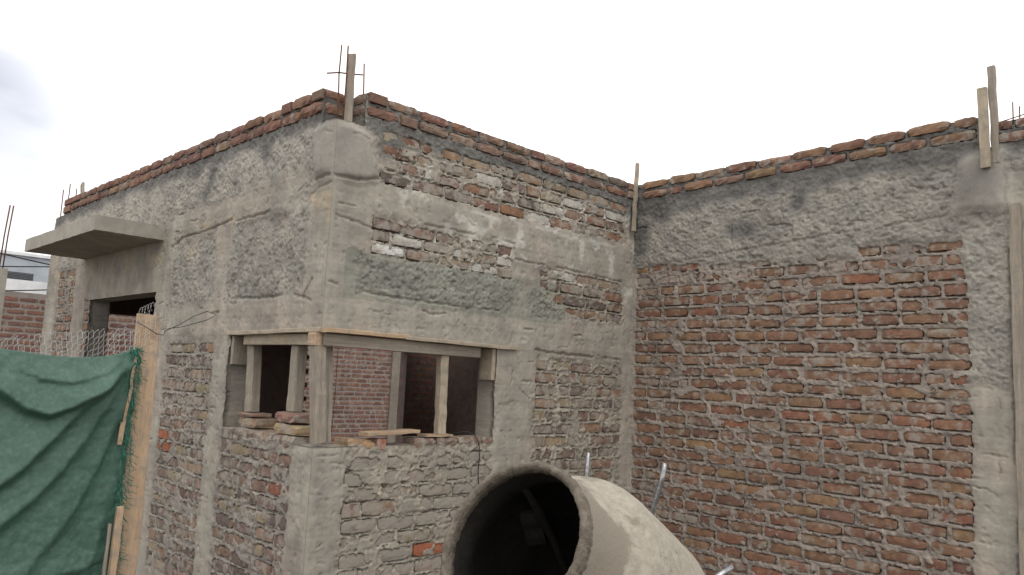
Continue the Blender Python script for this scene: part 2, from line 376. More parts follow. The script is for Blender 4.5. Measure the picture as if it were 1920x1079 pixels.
    for (pts, wd, dpth) in cracks:
        for i in range(len(pts) - 1):
            (x0, y0), (x1, y1) = pts[i], pts[i + 1]
            a0, a1 = np.searchsorted(us, min(x0, x1) - .04), np.searchsorted(us, max(x0, x1) + .04); c0, c1 = np.searchsorted(zs, min(y0, y1) - .04), np.searchsorted(zs, max(y0, y1) + .04)
            if a1 <= a0 or c1 <= c0: continue
            sl = (slice(a0, a1), slice(c0, c1)); X = U[sl] + wu[sl] * .008 + wu2[sl] * .012; Y = Z[sl] + wz[sl] * .008 + wz2[sl] * .012
            L2 = (x1 - x0) ** 2 + (y1 - y0) ** 2 + 1e-9; t = np.clip(((X - x0) * (x1 - x0) + (Y - y0) * (y1 - y0)) / L2, 0, 1)
            d = np.hypot(X - x0 - t * (x1 - x0), Y - y0 - t * (y1 - y0))
            H[sl] -= dpth * .8 * (1 - sst(d, wd * .3, wd * .75)) * sst(crk[sl], .3, .45)
    if corner is not None:                              # heights fade to the arris
        H = H * sst(U - us[0], -.004, .018)
    keep = np.ones((len(us) - 1, len(zs) - 1), bool)
    um = (us[:-1] + us[1:]) / 2; zm = (zs[:-1] + zs[1:]) / 2; UM, ZM = np.meshgrid(um, zm, indexing='ij')
    for (a, b_, c, d) in holes: keep &= ~((UM > a) & (UM < b_) & (ZM > c) & (ZM < d))
    nu, nz = len(us), len(zs); idx = np.arange(nu * nz).reshape(nu, nz)
    A, B, Cc, D = idx[:-1, :-1][keep], idx[1:, :-1][keep], idx[1:, 1:][keep], idx[:-1, 1:][keep]
    quads = np.stack([A, B, Cc, D], 1) if face == 'M' else np.stack([A, D, Cc, B], 1)
    Hf, Uf, Zf = H.ravel(), U.ravel(), Z.ravel()
    def pos(u, z, h): return np.stack([u, W - h, z], 1) if face == 'M' else np.stack([W - h, u, z], 1)
    V = pos(Uf, Zf, Hf); col = np.concatenate([np.clip(COL, .02, .8), BMP[..., None]], -1).reshape(-1, 4)
    # boundary edges turned back into the wall
    k = np.pad(keep, 1); ed = []
    for (di, dj, e0, e1) in ((-1, 0, (0, 0), (0, 1)), (1, 0, (1, 1), (1, 0)), (0, -1, (1, 0), (0, 0)), (0, 1, (0, 1), (1, 1))):
        m = keep & ~k[1 + di:k.shape[0] - 1 + di, 1 + dj:k.shape[1] - 1 + dj]
        if corner is not None and di == -1: m[0, :] = False
        ii, jj = np.nonzero(m)
        ed.append(np.stack([idx[ii + e0[0], jj + e0[1]], idx[ii + e1[0], jj + e1[1]]], 1))
    ed = np.concatenate(ed); uniq, inv = np.unique(ed.ravel(), return_inverse=True); inv = inv.reshape(ed.shape)
    nl = 4; rings = [uniq]; base = len(V); VV = [V]; CC = [col]
    for l in range(1, nl + 1):
        hh = Hf[uniq] + (-thick - Hf[uniq]) * (l / nl); jitter = (rng.rand(len(uniq), 2) - .5) * .004 * (l < nl)
        VV.append(pos(Uf[uniq] + jitter[:, 0], Zf[uniq] + jitter[:, 1], hh)); c = col[uniq].copy(); CC.append(c); rings.append(base + np.arange(len(uniq))); base += len(uniq)
    sk = []
    for l in range(nl):
        a, b_ = rings[l][inv[:, 0]], rings[l][inv[:, 1]]; c, d = rings[l + 1][inv[:, 1]], rings[l + 1][inv[:, 0]]
        q = np.stack([a, b_, c, d], 1); sk.append(q if face != 'M' else q[:, ::-1])
    V = np.concatenate(VV); col = np.concatenate(CC); quads = np.concatenate([quads] + sk)
    used = np.unique(quads); remap = np.full(len(V), -1); remap[used] = np.arange(len(used))
    V = V[used]; col = col[used]; quads = remap[quads]
    me = bpy.data.meshes.new(name); me.vertices.add(len(V)); me.vertices.foreach_set('co', V.astype(np.float32).ravel())
    me.loops.add(quads.size); me.loops.foreach_set('vertex_index', quads.astype(np.int32).ravel())
    me.polygons.add(len(quads)); me.polygons.foreach_set('loop_start', (np.arange(len(quads)) * 4).astype(np.int32))
    try: me.polygons.foreach_set('loop_total', np.full(len(quads), 4, np.int32))
    except Exception: pass
    me.update(calc_edges=True); a = me.color_attributes.new('Col', 'FLOAT_COLOR', 'POINT'); a.data.foreach_set('color', col.astype(np.float32).ravel())
    me.materials.append(M_WALL)
    return link(name, me, None, parent)

def lay(field, parent, face, W, limit, off=(0, 0, 0), see=None):
    """bricks as parts; those past the limit (smallest in view) joined into one stuff part"""
    def size(b):
        p = Vector((b['u'], W, b['z'])) if face == 'M' else Vector((W, b['u'], b['z']))
        v = p - CP; z = v.dot(CF); 
        if z <= 0: return 0
        x = v.dot(CR) / z * 785; y = v.dot(CU) / z * 785
        return (b['L'] / z) * (1 if abs(x) < 520 and abs(y) < 300 else 0.02)
    bs = sorted(field.b, key=lambda b: -size(b)); 
    for b in bs[:limit]: put_brick(parent, face, b['u'], b['z'], b['L'], b['H'], b['D'], b['p'], b['t'], b['c'], b['f'], off, W)
    if bs[limit:]: join_bricks(bs[limit:], parent, face, W)
    return len(bs)
def join_bricks(bs, parent, face, W):
    V = []; F = []; col = []
    for b in bs:
        x0, x1 = -b['L'] / 2, b['L'] / 2; z0, z1 = -b['H'] / 2, b['H'] / 2; e = .004; base = len(V)
        loc = [(x0, e, z0), (x1, e, z0), (x1, e, z1), (x0, e, z1), (x0 + e, 0, z0 + e), (x1 - e, 0, z0 + e), (x1 - e, 0, z1 - e), (x0 + e, 0, z1 - e), (x0, b['D'], z0), (x1, b['D'], z0), (x1, b['D'], z1), (x0, b['D'], z1)]
        for (x, y, z) in loc:
            x += random.uniform(-.002, .002); z += random.uniform(-.002, .002); z -= b['t'] * x
            V.append((b['u'] + x, W - b['p'] + y, b['z'] + z) if face == 'M' else (W - b['p'] + y, b['u'] - x, b['z'] + z)); col.append((*b['c'], b['f']))
        for f in ((4, 5, 6, 7), (0, 1, 5, 4), (1, 2, 6, 5), (2, 3, 7, 6), (3, 0, 4, 7), (8, 9, 1, 0), (9, 10, 2, 1), (10, 11, 3, 2), (11, 8, 0, 3)): F.append(tuple(base + k for k in f))
    o = link('bricks_beyond', np_mesh('bricks_beyond', V, F, col), M_BRICKA, parent); o['kind'] = 'stuff'; return o

def axis(*parts):
    r = []
    for (a, b, st) in parts: n = max(1, int(round((b - a) / st))); r += list(np.linspace(a, b, n, endpoint=False))
    r.append(parts[-1][1]); return np.array(r)
def rand_cracks(n, boxes, seed):
    rr = random.Random(seed); out = []
    for _ in range(n):
        a, b, c, d = rr.choice(boxes); u = rr.uniform(a, b); z = rr.uniform(c, d); ang = rr.choice([0, 0, 0, math.pi / 2, rr.uniform(-.5, .5)]); L = rr.uniform(.03, .12)
        p = [(u, z)]
        for k in range(3): u += math.cos(ang) * L / 3; z += math.sin(ang) * L / 3 + rr.uniform(-.006, .006); p.append((u, z))
        out.append((p, rr.uniform(.005, .008), rr.uniform(.006, .014)))
    return out

# ================================================================== GROUND
def ground():
    g = np.concatenate([np.linspace(-60, -6, 10), np.linspace(-5, 9, 57), np.linspace(10, 60, 10)]); X, Y = np.meshgrid(g, g, indexing='ij')
    Z = (fbm(X, Y, .9, 3, 3) - .5) * .05 - .02; n = len(g); i = np.arange(n * n).reshape(n, n)
    F = np.stack([i[:-1, :-1].ravel(), i[1:, :-1].ravel(), i[1:, 1:].ravel(), i[:-1, 1:].ravel()], 1)
    o = link('ground', np_mesh('ground', np.stack([X.ravel(), Y.ravel(), Z.ravel()], 1), F, smooth=True), M_DIRT); o['kind'] = 'structure'
ground()

# ================================================================== HOUSE
WX = 2.535
house = thing('brick_house', 'unfinished house of patched grey brick with corner window and small door canopy', 'house')
# ---- wall with the door, faces -X
usL = axis((0, 2.25, .007), (2.25, 4.95, .012)); zsL = axis((0, .5, .05), (.5, 3.174, .007))
fL = BrickField()
fL.rows(1.205, 1.93, .41, 1.85, PAL_G, .40, seed=1, ln=(.15, .2))
fL.rows(.19, 1.02, .41, 1.29, PAL_G, .40, seed=2)
fL.rows(3.66, 3.78, 0.9, 2.42, PAL_G + PAL_R, .35, seed=3)
fL.rows(4.12, 4.60, 0.9, 2.50, PAL_R[:7] + PAL_G, .35, seed=4)
for b in fL.b:
    if abs(b['u'] - 1.81) < .1 and abs(b['z'] - 1.22) < .09: b['c'] = (.29, .105, .06); b['f'] = .12
    if abs(b['u'] - .32) < .09 and abs(b['z'] - 1.09) < .04: b['c'] = (.24, .09, .06); b['f'] = .2
pr = dict(pitch=.068, h=.056, wave=.002)
fL.rows(.135, 4.68, 3.05, 3.186, PAL_P, .16, seed=5, proud=(.016, .024), D=.13, gap=(.008, .014), tiltk=.6, **pr)
zonesL = [(2, rect(-.1, 5.1, 2.08, 3.2)), (1, rect(-.1, 2.25, 1.87, 2.09)), (1, rect(1.02, 1.205, -.1, 2.0)), (1, rect(1.94, 2.22, -.1, 2.6)), (1, rect(-.1, .185, -.1, 1.33)),
          (1, rect(2.1, 3.84, 2.18, 2.62)), (1, rect(3.79, 4.11, -.1, 2.62)), (1, rect(4.62, 5.1, -.1, 3.0)), (0, rect(4.11, 4.62, .5, 2.5)), (0, rect(3.6, 3.79, .5, 2.2)),
          (1, rect(.3, 2.1, 2.56, 2.72)), (1, rect(1.08, 1.30, 2.35, 2.7)), (1, rect(1.12, 1.26, 2.05, 2.4)), (1, rect(-.1, .2, 2.05, 2.75)), (1, rect(.25, 1.0, 2.66, 2.78)),
          (0, [(1.35, 2.47), (1.9, 2.45), (1.95, 2.56), (1.3, 2.57)]), (0, [(.45, 2.46), (.9, 2.50), (.88, 2.56), (.42, 2.55)]),
          (3, [(-.1, 2.985), (.6, 2.97), (1.0, 2.99), (1.55, 2.96), (1.7, 2.90), (1.85, 2.97), (3, 2.98), (5.1, 2.96), (5.1, 3.3), (-.1, 3.3)]),
          (3, [(.66, 2.99), (.72, 2.86), (.77, 2.86), (.78, 3.0)]), (3, [(1.36, 2.99), (1.42, 2.82), (1.55, 2.74), (1.58, 2.78), (1.5, 2.86), (1.48, 3.0)]),
          (4, [(-.1, 2.70), (.15, 2.70), (.175, 2.85), (.16, 2.97), (.1, 3.0), (-.1, 3.0)])]
crL = [([(2.0, 2.50), (1.85, 2.55), (1.5, 2.56), (1.3, 2.57), (1.1, 2.585)], .010, .02), ([(1.05, 2.57), (.6, 2.58), (.4, 2.60)], .009, .015), ([(.2, 2.62), (.12, 2.64), (0, 2.66)], .009, .012),
       ([(1.2, 2.12), (.7, 2.09), (.3, 2.10), (.12, 2.06)], .012, .014), ([(2.0, 1.9), (1.98, 2.15), (2.0, 2.4), (1.96, 2.55)], .012, .014), ([(1.2, 1.93), (1.18, 2.1)], .008, .012),
       ([(.18, 1.93), (.2, 2.08), (.12, 2.17), (.05, 2.2)], .010, .014), ([(.16, 2.69), (.02, 2.70)], .01, .016), ([(.11, 2.92), (.06, 2.935), (.02, 2.92)], .006, .008),
       ([(2.24, 2.2), (2.24, 2.56)], .006, .008)] + rand_cracks(24, [(.2, 2.2, 1.9, 2.1), (.1, 2.1, 2.5, 2.75), (1.03, 1.2, .6, 1.8), (1.95, 2.2, .6, 2.5)], 3)
def tintL(U, Z, Cc, s):
    n = fbm(U, Z, 4, 3, s + 60)[..., None]; up = sst(Z, 2.65, 2.85)[..., None]
    warm = sst(n, .48, .62) * .8
    Cc = Cc * (1 + up * .12) ; Cc = Cc * (1 - .10 * sst(fbm(U, Z, 7, 3, s + 64), .55, .7)[..., None])
    yel = (sst(fbm(U, Z, 6, 3, s + 66), .56, .68) * ((Z > 2.4) & (Z < 2.62)))[..., None]
    return Cc * (1 - yel * .5) + yel * .5 * np.array((.40, .33, .22))
holesL = [(-.1, .999, 1.33, 1.905), (2.2, 3.65, -.1, 2.2), (-.1, .13, 2.995, 3.3), (4.68, 5.1, 3.04, 3.3)]
usL[np.argmin(abs(usL - 1.0))] = 1.0; usL[np.argmin(abs(usL - 2.2))] = 2.2
wallL = wall_surface('wall', house, 'X', 0.0, usL, zsL, zonesL, holesL, fL, crL, cover=lambda u, z: .20 if z < 3 else .05, corner=1, seed=2, mort=(.27, .245, .215), tint=tintL)
wallL['label'] = 'rough rendered wall with the doorway and canopy'
# ---- wall with the wide window, faces -Y
usM = axis((0, WX, .007)); zsM = axis((0, .5, .05), (.5, 3.174, .007))
usM[np.argmin(abs(usM - 1.2))] = 1.2
fM = BrickField()
fM.rows(.185, 1.335, .41, 1.29, PAL_G, .80, seed=11, ln=(.2, .235), h=.064)
fM.rows(1.54, 2.44, .41, 1.85, PAL_G, .50, seed=12)
fM.rows(.25, 1.30, 2.32, 2.53, PAL_G, .55, pitch=.07, h=.052, seed=13)
fM.rows(1.54, 2.42, 2.13, 2.44, PAL_G + PAL_R[:4], .50, pitch=.077, seed=14)
fM.rows(.27, 2.44, 2.71, 3.02, PAL_G + PAL_R[2:6], .50, pitch=.077, h=.056, seed=15)
for b in fM.b:
    if abs(b['u'] - .72) < .09 and abs(b['z'] - .77) < .04: b['c'] = (.29, .105, .06); b['f'] = .1; b['p'] = .008
    if abs(b['u'] - .33) < .09 and abs(b['z'] - 2.36) < .03: b['c'] = (.55, .55, .53); b['f'] = .05
    if b['z'] > 2.3 and random.random() < .08: b['c'] = (.42, .405, .37); b['f'] = .25
    if b['z'] > 2.7 and random.random() < .07: b['c'] = (.22, .12, .075); b['f'] = .2
fM.rows(.165, 2.52, 3.05, 3.186, PAL_P + PAL_G[1:3], .28, seed=16, proud=(.014, .026), D=.13, gap=(.012, .02), tiltk=1.0, pitch=.068, h=.052, wave=.003)
zonesM = [(1, rect(-.1, 2.6, 2.54, 2.71)), (1, rect(1.28, 2.6, 2.44, 2.72)), (1, rect(-.1, .24, 2.05, 2.75)), (2, rect(.16, 1.32, 2.10, 2.32)), (1, rect(1.31, 1.53, 2.1, 2.6)), (2, [(1.44, 2.07), (2.1, 2.10), (1.75, 2.19), (1.6, 2.30), (1.46, 2.30)]),
          (1, rect(-.1, 2.6, 1.88, 2.11)), (1, rect(1.2, 1.53, -.1, 2.0)), (1, rect(-.1, .178, -.1, 1.33)), (1, rect(2.45, 2.7, -.1, 2.75)),
          (3, [(.15, 3.0), (.3, 2.93), (.42, 2.97), (.75, 2.97), (1.2, 2.99), (1.6, 2.96), (2.2, 2.94), (2.6, 2.85), (2.6, 3.3), (.15, 3.3)]), (3, [(.26, 3.0), (.28, 2.85), (.34, 2.85), (.45, 3.0)]),
          (4, [(-.1, 2.70), (.24, 2.71), (.25, 2.82), (.21, 2.90), (.17, 2.98), (-.1, 3.0)])]
crM = [([(0, 2.70), (.15, 2.70), (.27, 2.73)], .010, .018), ([(.03, 2.50), (.12, 2.48), (.25, 2.46)], .009, .012), ([(.6, 2.545), (1.3, 2.55), (1.32, 2.45), (1.9, 2.45), (2.4, 2.44)], .009, .014), ([(.2, 2.12), (.8, 2.11), (1.3, 2.12)], .009, .012),
       ([(1.3, 2.02), (1.4, 2.02), (1.5, 2.03)], .009, .014), ([(.02, 2.15), (.2, 2.13)], .01, .014), ([(1.53, 1.90), (1.8, 1.89), (2.4, 1.89)], .012, .018), ([(.62, 2.06), (.7, 2.05), (.78, 2.06)], .008, .014), ([(.08, 2.93), (.13, 2.94), (.18, 2.92)], .006, .008)] \
      + rand_cracks(22, [(.1, 1.3, 1.92, 2.1), (.3, 2.4, 2.55, 2.7), (1.25, 1.5, 1.3, 1.9), (1.6, 2.4, 1.9, 2.1), (0, .2, .6, 1.3), (0, .2, 2.1, 2.7)], 5) \
      + [([(.1 + k * .07, 1.93 + k * .013), (.3 + k * .05, 1.932 + k * .013)], .004, .004) for k in range(6)]
def tintM(U, Z, Cc, s):
    wh = (sst(fbm(U, Z, 12, 4, s + 60), .58, .70) * sst(Z, 2.25, 2.35) * (Z < 2.93) * (U > .25))[..., None]
    Cc = Cc * (1 - wh * .55) + wh * .55 * np.array((.52, .51, .47))
    ef = (np.exp(-((Z - 2.675 - .008 * np.sin(U * 9)) / .012) ** 2) * (U > .9) * sst(fbm(U, Z, 9, 2, s + 61), .35, .5))[..., None]
    Cc = Cc * (1 - ef * .5) + ef * .5 * np.array((.52, .50, .47))
    gr = ((Z > 2.08) & (Z < 2.34) & (U > .1) & (U < 1.8))[..., None]
    return np.where(gr, Cc * np.array((.80, .845, .83)), Cc)
holesM = [(-.1, 1.2, 1.33, 1.905), (-.1, .16, 2.995, 3.3)]
wallM = wall_surface('wall', house, 'M', 0.0, usM, zsM, zonesM, holesM, fM, crM, cover=lambda u, z: (.30 if z < 1.4 and u < 1.4 else .14 if z > 2.25 else .24) if z < 3.04 else .10, corner=1, seed=7, mort=(.31, .28, .235), tint=tintM)
wallM['label'] = 'patched brick wall with the wide half of the corner window'
# ---- the window's top courses of brick, uneven
for (u, L) in ((.30, .20), (.52, .2), (.74, .205), (.93, .13)): fL.b.append(dict(u=u, z=1.333 + random.uniform(-.004, .004), L=L, H=.062, t=random.gauss(0, .01), p=.006, c=shade(random.choice(PAL_G), random), f=.6, D=.135))
for (u, L, c, t) in ((.285, .17, (.33, .21, .12), .10), (.405, .06, (.32, .12, .07), .0), (.70, .15, PAL_G[0], .01), (.855, .15, PAL_G[1], 0), (1.03, .17, PAL_G[2], -.01), (1.2, .15, PAL_G[0], 0)):
    fM.b.append(dict(u=u, z=1.338, L=L, H=.055, t=t, p=.004, c=c, f=.45, D=.135))
for (z_, c_) in ((3.082, PAL_P[1]), (3.150, PAL_P[0])):
    put_brick(wallL, 'M', .066, z_, .135, .056, .12, .012, random.gauss(0, .02), c_, .3, (0, 0, 0), .135)
    put_brick(wallM, 'X', .062, z_, .12, .054, .12, .010, random.gauss(0, .02), PAL_G[0], .3, (0, 0, 0), .160)
nL = 135
lay(fL, wallL, 'X', 0.0, nL); lay(fM, wallM, 'M', 0.0, 190)
# ---- inner leaf, rear wall and partitions: they make the room behind the window
def solid(name, boxes, mat, parent):
    V = []; F = []
    for b in boxes:
        v, f = box_mesh(*b); o = len(V); V += v; F += [tuple(k + o for k in q) for q in f]
    return link(name, np_mesh(name, V, F), mat, parent)
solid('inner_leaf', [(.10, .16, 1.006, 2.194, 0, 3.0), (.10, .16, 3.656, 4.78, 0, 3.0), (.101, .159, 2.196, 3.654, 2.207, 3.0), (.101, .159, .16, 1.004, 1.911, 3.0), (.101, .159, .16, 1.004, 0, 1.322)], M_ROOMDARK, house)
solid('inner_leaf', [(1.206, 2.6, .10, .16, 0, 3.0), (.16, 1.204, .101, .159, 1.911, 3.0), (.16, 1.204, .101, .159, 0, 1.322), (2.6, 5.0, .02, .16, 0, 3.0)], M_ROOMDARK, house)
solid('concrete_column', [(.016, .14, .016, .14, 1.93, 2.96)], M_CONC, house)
solid('roof_slab', [(.165, 5.0, .165, 4.0, 2.72, 2.84), (.165, 4.1, 4.0, 4.95, 2.72, 2.84), (4.85, 5.0, 4.0, 4.95, 2.72, 2.84), (4.1, 4.85, 4.77, 4.95, 2.72, 2.84)], M_ROOMDARK, house)  # gap at the rear right added to let daylight onto the rear bricks
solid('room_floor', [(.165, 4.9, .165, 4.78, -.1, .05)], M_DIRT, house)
# rear wall with two toothed openings
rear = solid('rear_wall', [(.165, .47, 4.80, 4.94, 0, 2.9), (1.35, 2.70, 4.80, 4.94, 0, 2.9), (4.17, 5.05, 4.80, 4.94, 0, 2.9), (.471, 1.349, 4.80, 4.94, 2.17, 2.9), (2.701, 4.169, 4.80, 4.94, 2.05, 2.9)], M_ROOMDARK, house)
rr = random.Random(4)
for (xe, sg) in ((.47, 1), (2.70, 1)):
    for k in range(27):
        if k % 2 == 0:
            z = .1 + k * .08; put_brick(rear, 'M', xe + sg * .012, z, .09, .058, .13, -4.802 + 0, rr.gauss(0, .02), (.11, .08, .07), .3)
for k in range(16):
    for j in range(3):
        put_brick(rear, 'M', 4.29 + j * .23 + (.1 if k % 2 else 0), 1.0 + k * .08, .21, .058, .05, -4.797, rr.gauss(0, .01), shade((.26, .13, .10), rr), .2)
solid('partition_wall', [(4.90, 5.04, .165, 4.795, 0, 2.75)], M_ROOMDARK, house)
# ---- door canopy
def canopy():
    x0, x1, y0, y1, z0, z1 = -.46, -.004, 2.15, 3.90, 2.56, 2.66
    V = []; F = []; nx, ny = 10, 30
    for top in (0, 1):
        for i in range(nx + 1):
            for j in range(ny + 1):
                ed = (i == 0) or j in (0, ny); x = x0 + (x1 - x0) * i / nx; y = y0 + (y1 - y0) * j / ny
                V.append((x + random.uniform(-.002, .002), y + random.uniform(-.002, .002), (z1 if top else z0) + random.uniform(-.0015, .0015) + (0 if top else .0)))
    I = lambda t, i, j: t * (nx + 1) * (ny + 1) + i * (ny + 1) + j
    for i in range(nx):
        for j in range(ny):
            F.append((I(0, i, j), I(0, i, j + 1), I(0, i + 1, j + 1), I(0, i + 1, j))); F.append((I(1, i, j), I(1, i + 1, j), I(1, i + 1, j + 1), I(1, i, j + 1)))
    for j in range(ny): F.append((I(0, 0, j), I(1, 0, j), I(1, 0, j + 1), I(0, 0, j + 1))); F.append((I(0, nx, j), I(0, nx, j + 1), I(1, nx, j + 1), I(1, nx, j)))
    for i in range(nx): F.append((I(0, i, 0), I(0, i + 1, 0), I(1, i + 1, 0), I(1, i, 0))); F.append((I(0, i, ny), I(1, i, ny), I(1, i + 1, ny), I(0, i + 1, ny)))
    o = link('door_canopy', np_mesh('door_canopy', V, F), M_CONC, house); return o
canopy()
# ---- starter bars
def bars(parent, lst, r=.0045, mat=M_RUST):
    for p in lst: tube('rebar', mat, p, r, 6, parent)
bars(house, [[(.031, .06, 2.96), (.033, .06, 3.1), (.024, .06, 3.25), (.027, .06, 3.41)], [(.05, .03, 2.96), (.058, .04, 3.2), (.066, .06, 3.42)], [(.182, .06, 3.0), (.178, .055, 3.2), (.172, .06, 3.355)], [(.12, .10, 2.96), (.115, .10, 3.36)]])
tube('tie_bar', M_RUST, [(-.047, .06, 3.232), (.02, .052, 3.255), (.1, .055, 3.272), (.168, .06, 3.291)], .004, 6, house)
bars(house, [[(.05, 5.01, 2.8), (.06, 5.06, 3.35)], [(.06, 4.86, 2.9), (.06, 4.85, 3.38)], [(.06, 4.63, 3.0), (.06, 4.62, 3.30)]], .005)

# ================================================================== WALL OF RED BRICK (right)
rw = thing('brick_wall', 'tall red brick wall with broad grey mortar joints and a concrete end column', 'wall')
usR = axis((-2.75, 0, .007)); zsR = axis((0, .5, .05), (.5, 3.216, .007))
fR = BrickField()
fR.rows(-2.195, -.03, .42, 2.58, PAL_R, lambda u, z: .28 + .2 * (z > 2.35) + .1 * (u > -.5), seed=21, wave=.004, ln=(.192, .215), gap=(.016, .034), h=.053)
for b in fR.b:
    for (u, z) in ((-.62, 1.70), (-1.62, 2.42), (-.9, 1.46), (-1.0, .62)):
        if abs(b['u'] - u) < .1 and abs(b['z'] - z) < .04: b['c'] = (.25, .10, .065); b['f'] = .12
    if random.random() < .07: b['c'] = shade((.25, .16, .09), random); b['f'] *= .6
for b in fR.b: b['c'] = tuple(v * .62 + m_ * .38 for v, m_ in zip(b['c'], (.215, .122, .084)))
nb_ = len(fR.b); fR.rows(-2.255, -.01, 3.052, 3.19, PAL_P + PAL_R[4:6], .28, seed=23, proud=(.012, .024), D=.13, gap=(.012, .026), tiltk=.8, pitch=.070, h=.056, wave=.002)
for b in fR.b[nb_:]: b['z'] += -b['u'] * .021; b['t'] -= .021
fR.rows(-2.75, -2.33, 3.05, 3.19, PAL_P, .3, seed=24, proud=(.012, .02), D=.13, pitch=.068, h=.052)
zonesR = [(2, rect(-3, .1, 2.56, 3.3)), (2, [(-3, 1.78), (-2.19, 1.80), (-2.17, 2.6), (-3, 2.7)]), (1, rect(-2.40, -2.195, -.1, 1.78)), (1, rect(-.03, .1, -.1, 2.6)), (2, [(-1.62, 2.50), (-1.0, 2.52), (-.6, 2.54), (-.1, 2.56), (-.1, 2.7), (-1.62, 2.7)]),
          (3, [(-3, 2.98), (-2.0, 2.98), (-1.3, 2.96), (-.85, 2.955), (-.5, 2.93), (.1, 2.90), (.1, 3.3), (-3, 3.3)]), (3, [(-1.33, 3.0), (-1.30, 2.83), (-1.2, 2.83), (-1.18, 3.0)]), (3, [(-.35, 3.0), (-.32, 2.86), (-.15, 2.86), (-.12, 3.0)]),
          (3, [(-.98, 2.78), (-.95, 2.70), (-.74, 2.71), (-.76, 2.80)]), (3, [(-.14, 2.86), (-.12, 2.66), (.1, 2.62), (.1, 2.9)]),
          (4, [(-2.37, 2.70), (-2.12, 2.70), (-2.16, 2.98), (-2.2, 3.02), (-2.3, 3.06), (-2.37, 3.0)]), (1, rect(-3, -2.385, -.1, 2.9))]
crR = [([(-1.15, 2.95), (-1.14, 2.85), (-1.16, 2.78)], .008, .014), ([(-1.05, 2.76), (-1.2, 2.75)], .009, .02), ([(-.2, 2.56), (-.9, 2.62), (-1.5, 2.66), (-2.1, 2.70)], .012, .008), ([(-2.385, .5), (-2.385, 2.6)], .010, .022), ([(-2.2, 2.69), (-2.37, 2.69)], .009, .012)] \
      + rand_cracks(26, [(-2.38, -2.2, .6, 1.7), (-2.1, -.1, 2.65, 2.9)], 8)
def tintR(U, Z, Cc, s):
    bl = sst(fbm(U, Z, 5, 3, s + 60), .45, .6)[..., None] * (Z > 2.55)[..., None]
    Cc = Cc * (1 - bl * .05) * np.where((U < -2.19)[..., None] & (Z < 2.7)[..., None], 1.06, 1.0)
    d = np.exp(-(((U + 2.22) / .10) ** 2 + ((Z - 2.83) / .14) ** 2))[..., None]
    return Cc * (1 - .25 * d)
wallR = wall_surface('mortar_bed', rw, 'X', WX, usR, zsR, zonesR, [(-2.33, -2.255, 3.04, 3.3)] + [(-.25 * k - .25, -.25 * k + .1 * (k == 0), 3.176 + .0053 * k, 3.4) for k in range(8)] + [(-3, -2.33, 3.176, 3.4)], fR, crR, cover=lambda u, z: .05 + .25 * (z > 2.4) if z < 3 else .10, seed=13, mort=(.275, .238, .207), tint=tintR)
lay(fR, rw, 'X', WX, 300)
solid('wall_core', [(WX + .10, WX + .16, -2.75, -.01, 0, 3.0)], M_ROOMDARK, rw)
bars(rw, [[(WX + .06, -2.40, 2.95), (WX + .06, -2.40, 3.29)], [(WX + .06, -2.43, 2.95), (WX + .06, -2.43, 3.26)]], .0035)
tube('tie_bar', M_RUST, [(WX + .03, -2.36, 3.185), (WX + .05, -2.6, 3.235)], .003, 6, rw)

# ================================================================== BOUNDARY WALL BEHIND
YB = 8.5
bw = thing('boundary_wall', 'low red brick boundary wall seen beyond the house and through its openings', 'wall', (0, YB, 0))
fB = BrickField(); fB.rows(-3.0, 6.72, .1, 2.5, [(.17, .088, .07), (.15, .078, .064), (.185, .10, .08), (.13, .075, .065)], .2, seed=31, wave=.002, gap=(.012, .024), ln=(.2, .22), h=.057)
fB.rows(6.97, 7.8, .1, 2.5, PAL_R[:4], .2, seed=32)
mb = solid('mortar_bed', [(-3.0, 7.8, .004, .14, 0, 2.56)], conc_mat('pale_mortar', (.22, .19, .17), (.28, .245, .22), 20, .6), bw)
vis = lambda b: (0.05 < b['u'] < 1.0 and b['z'] > 1.5) or (1.5 < b['u'] < 2.5 and b['z'] > 1.5) or (4.75 < b['u'] < 6.72 and .75 < b['z'] < 2.3)
ind = [b for b in fB.b if vis(b)][:300]; rest = [b for b in fB.b if b not in ind]
for b in ind: put_brick(bw, 'M', b['u'], b['z'], b['L'], b['H'], .05, .004, b['t'], b['c'], b['f'])
join_bricks(rest, bw, 'M', 0.0)
solid('concrete_column', [(6.62, 6.84, -.03, .12, 0, 2.58)], conc_mat('tan_column_concrete', (.17, .145, .12), (.24, .21, .17), 14, .6), bw)  # darker tan concrete than the other cast parts

# ================================================================== NEIGHBOURS FAR LEFT
nb = thing('neighbour_building', 'flat grey rendered building with a dark louvred window beyond the wall', 'building', (0, 16, 0))
solid('wall', [(-3.5, 2.95, 0, 6, 0, 3.88)], M_PAINTGREY, nb)
solid('roof_edge', [(-3.6, 3.05, -.06, 6.05, 3.884, 3.95)], M_PAINTWHITE, nb)
wf = solid('window', [(1.78, 2.40, -.02, .02, 3.28, 3.52)], metal_mat('dark_shutter', (.05, .055, .065), (.09, .095, .105), .6, 0), nb)
for k in range(7): solid('slat', [(1.795, 2.385, -.035, -.021, 3.292 + k * .032, 3.310 + k * .032)], metal_mat('shutter_slat', (.08, .085, .1), (.12, .125, .14), .6, 0) if k == 0 else bpy.data.materials['shutter_slat'], wf)
sh = thing('white_parapet', 'long white rendered parapet band above the red boundary bricks', 'parapet', (0, 12, 0))
solid('band', [(-1.5, 2.2, 0, .6, 2.70, 3.02)], M_PAINTWHITE, sh); solid('support_wall', [(-1.5, 2.2, .05, .5, 0, 2.697)], M_PAINTGREY, sh)
pl = thing('concrete_pillar', 'thin concrete pillar at the edge with two tall rusty rods on top', 'pillar', (-.2, 6.0, 0))
solid('shaft', [(-.14, .055, -.08, .08, 0, 2.60)], M_CONC, pl)
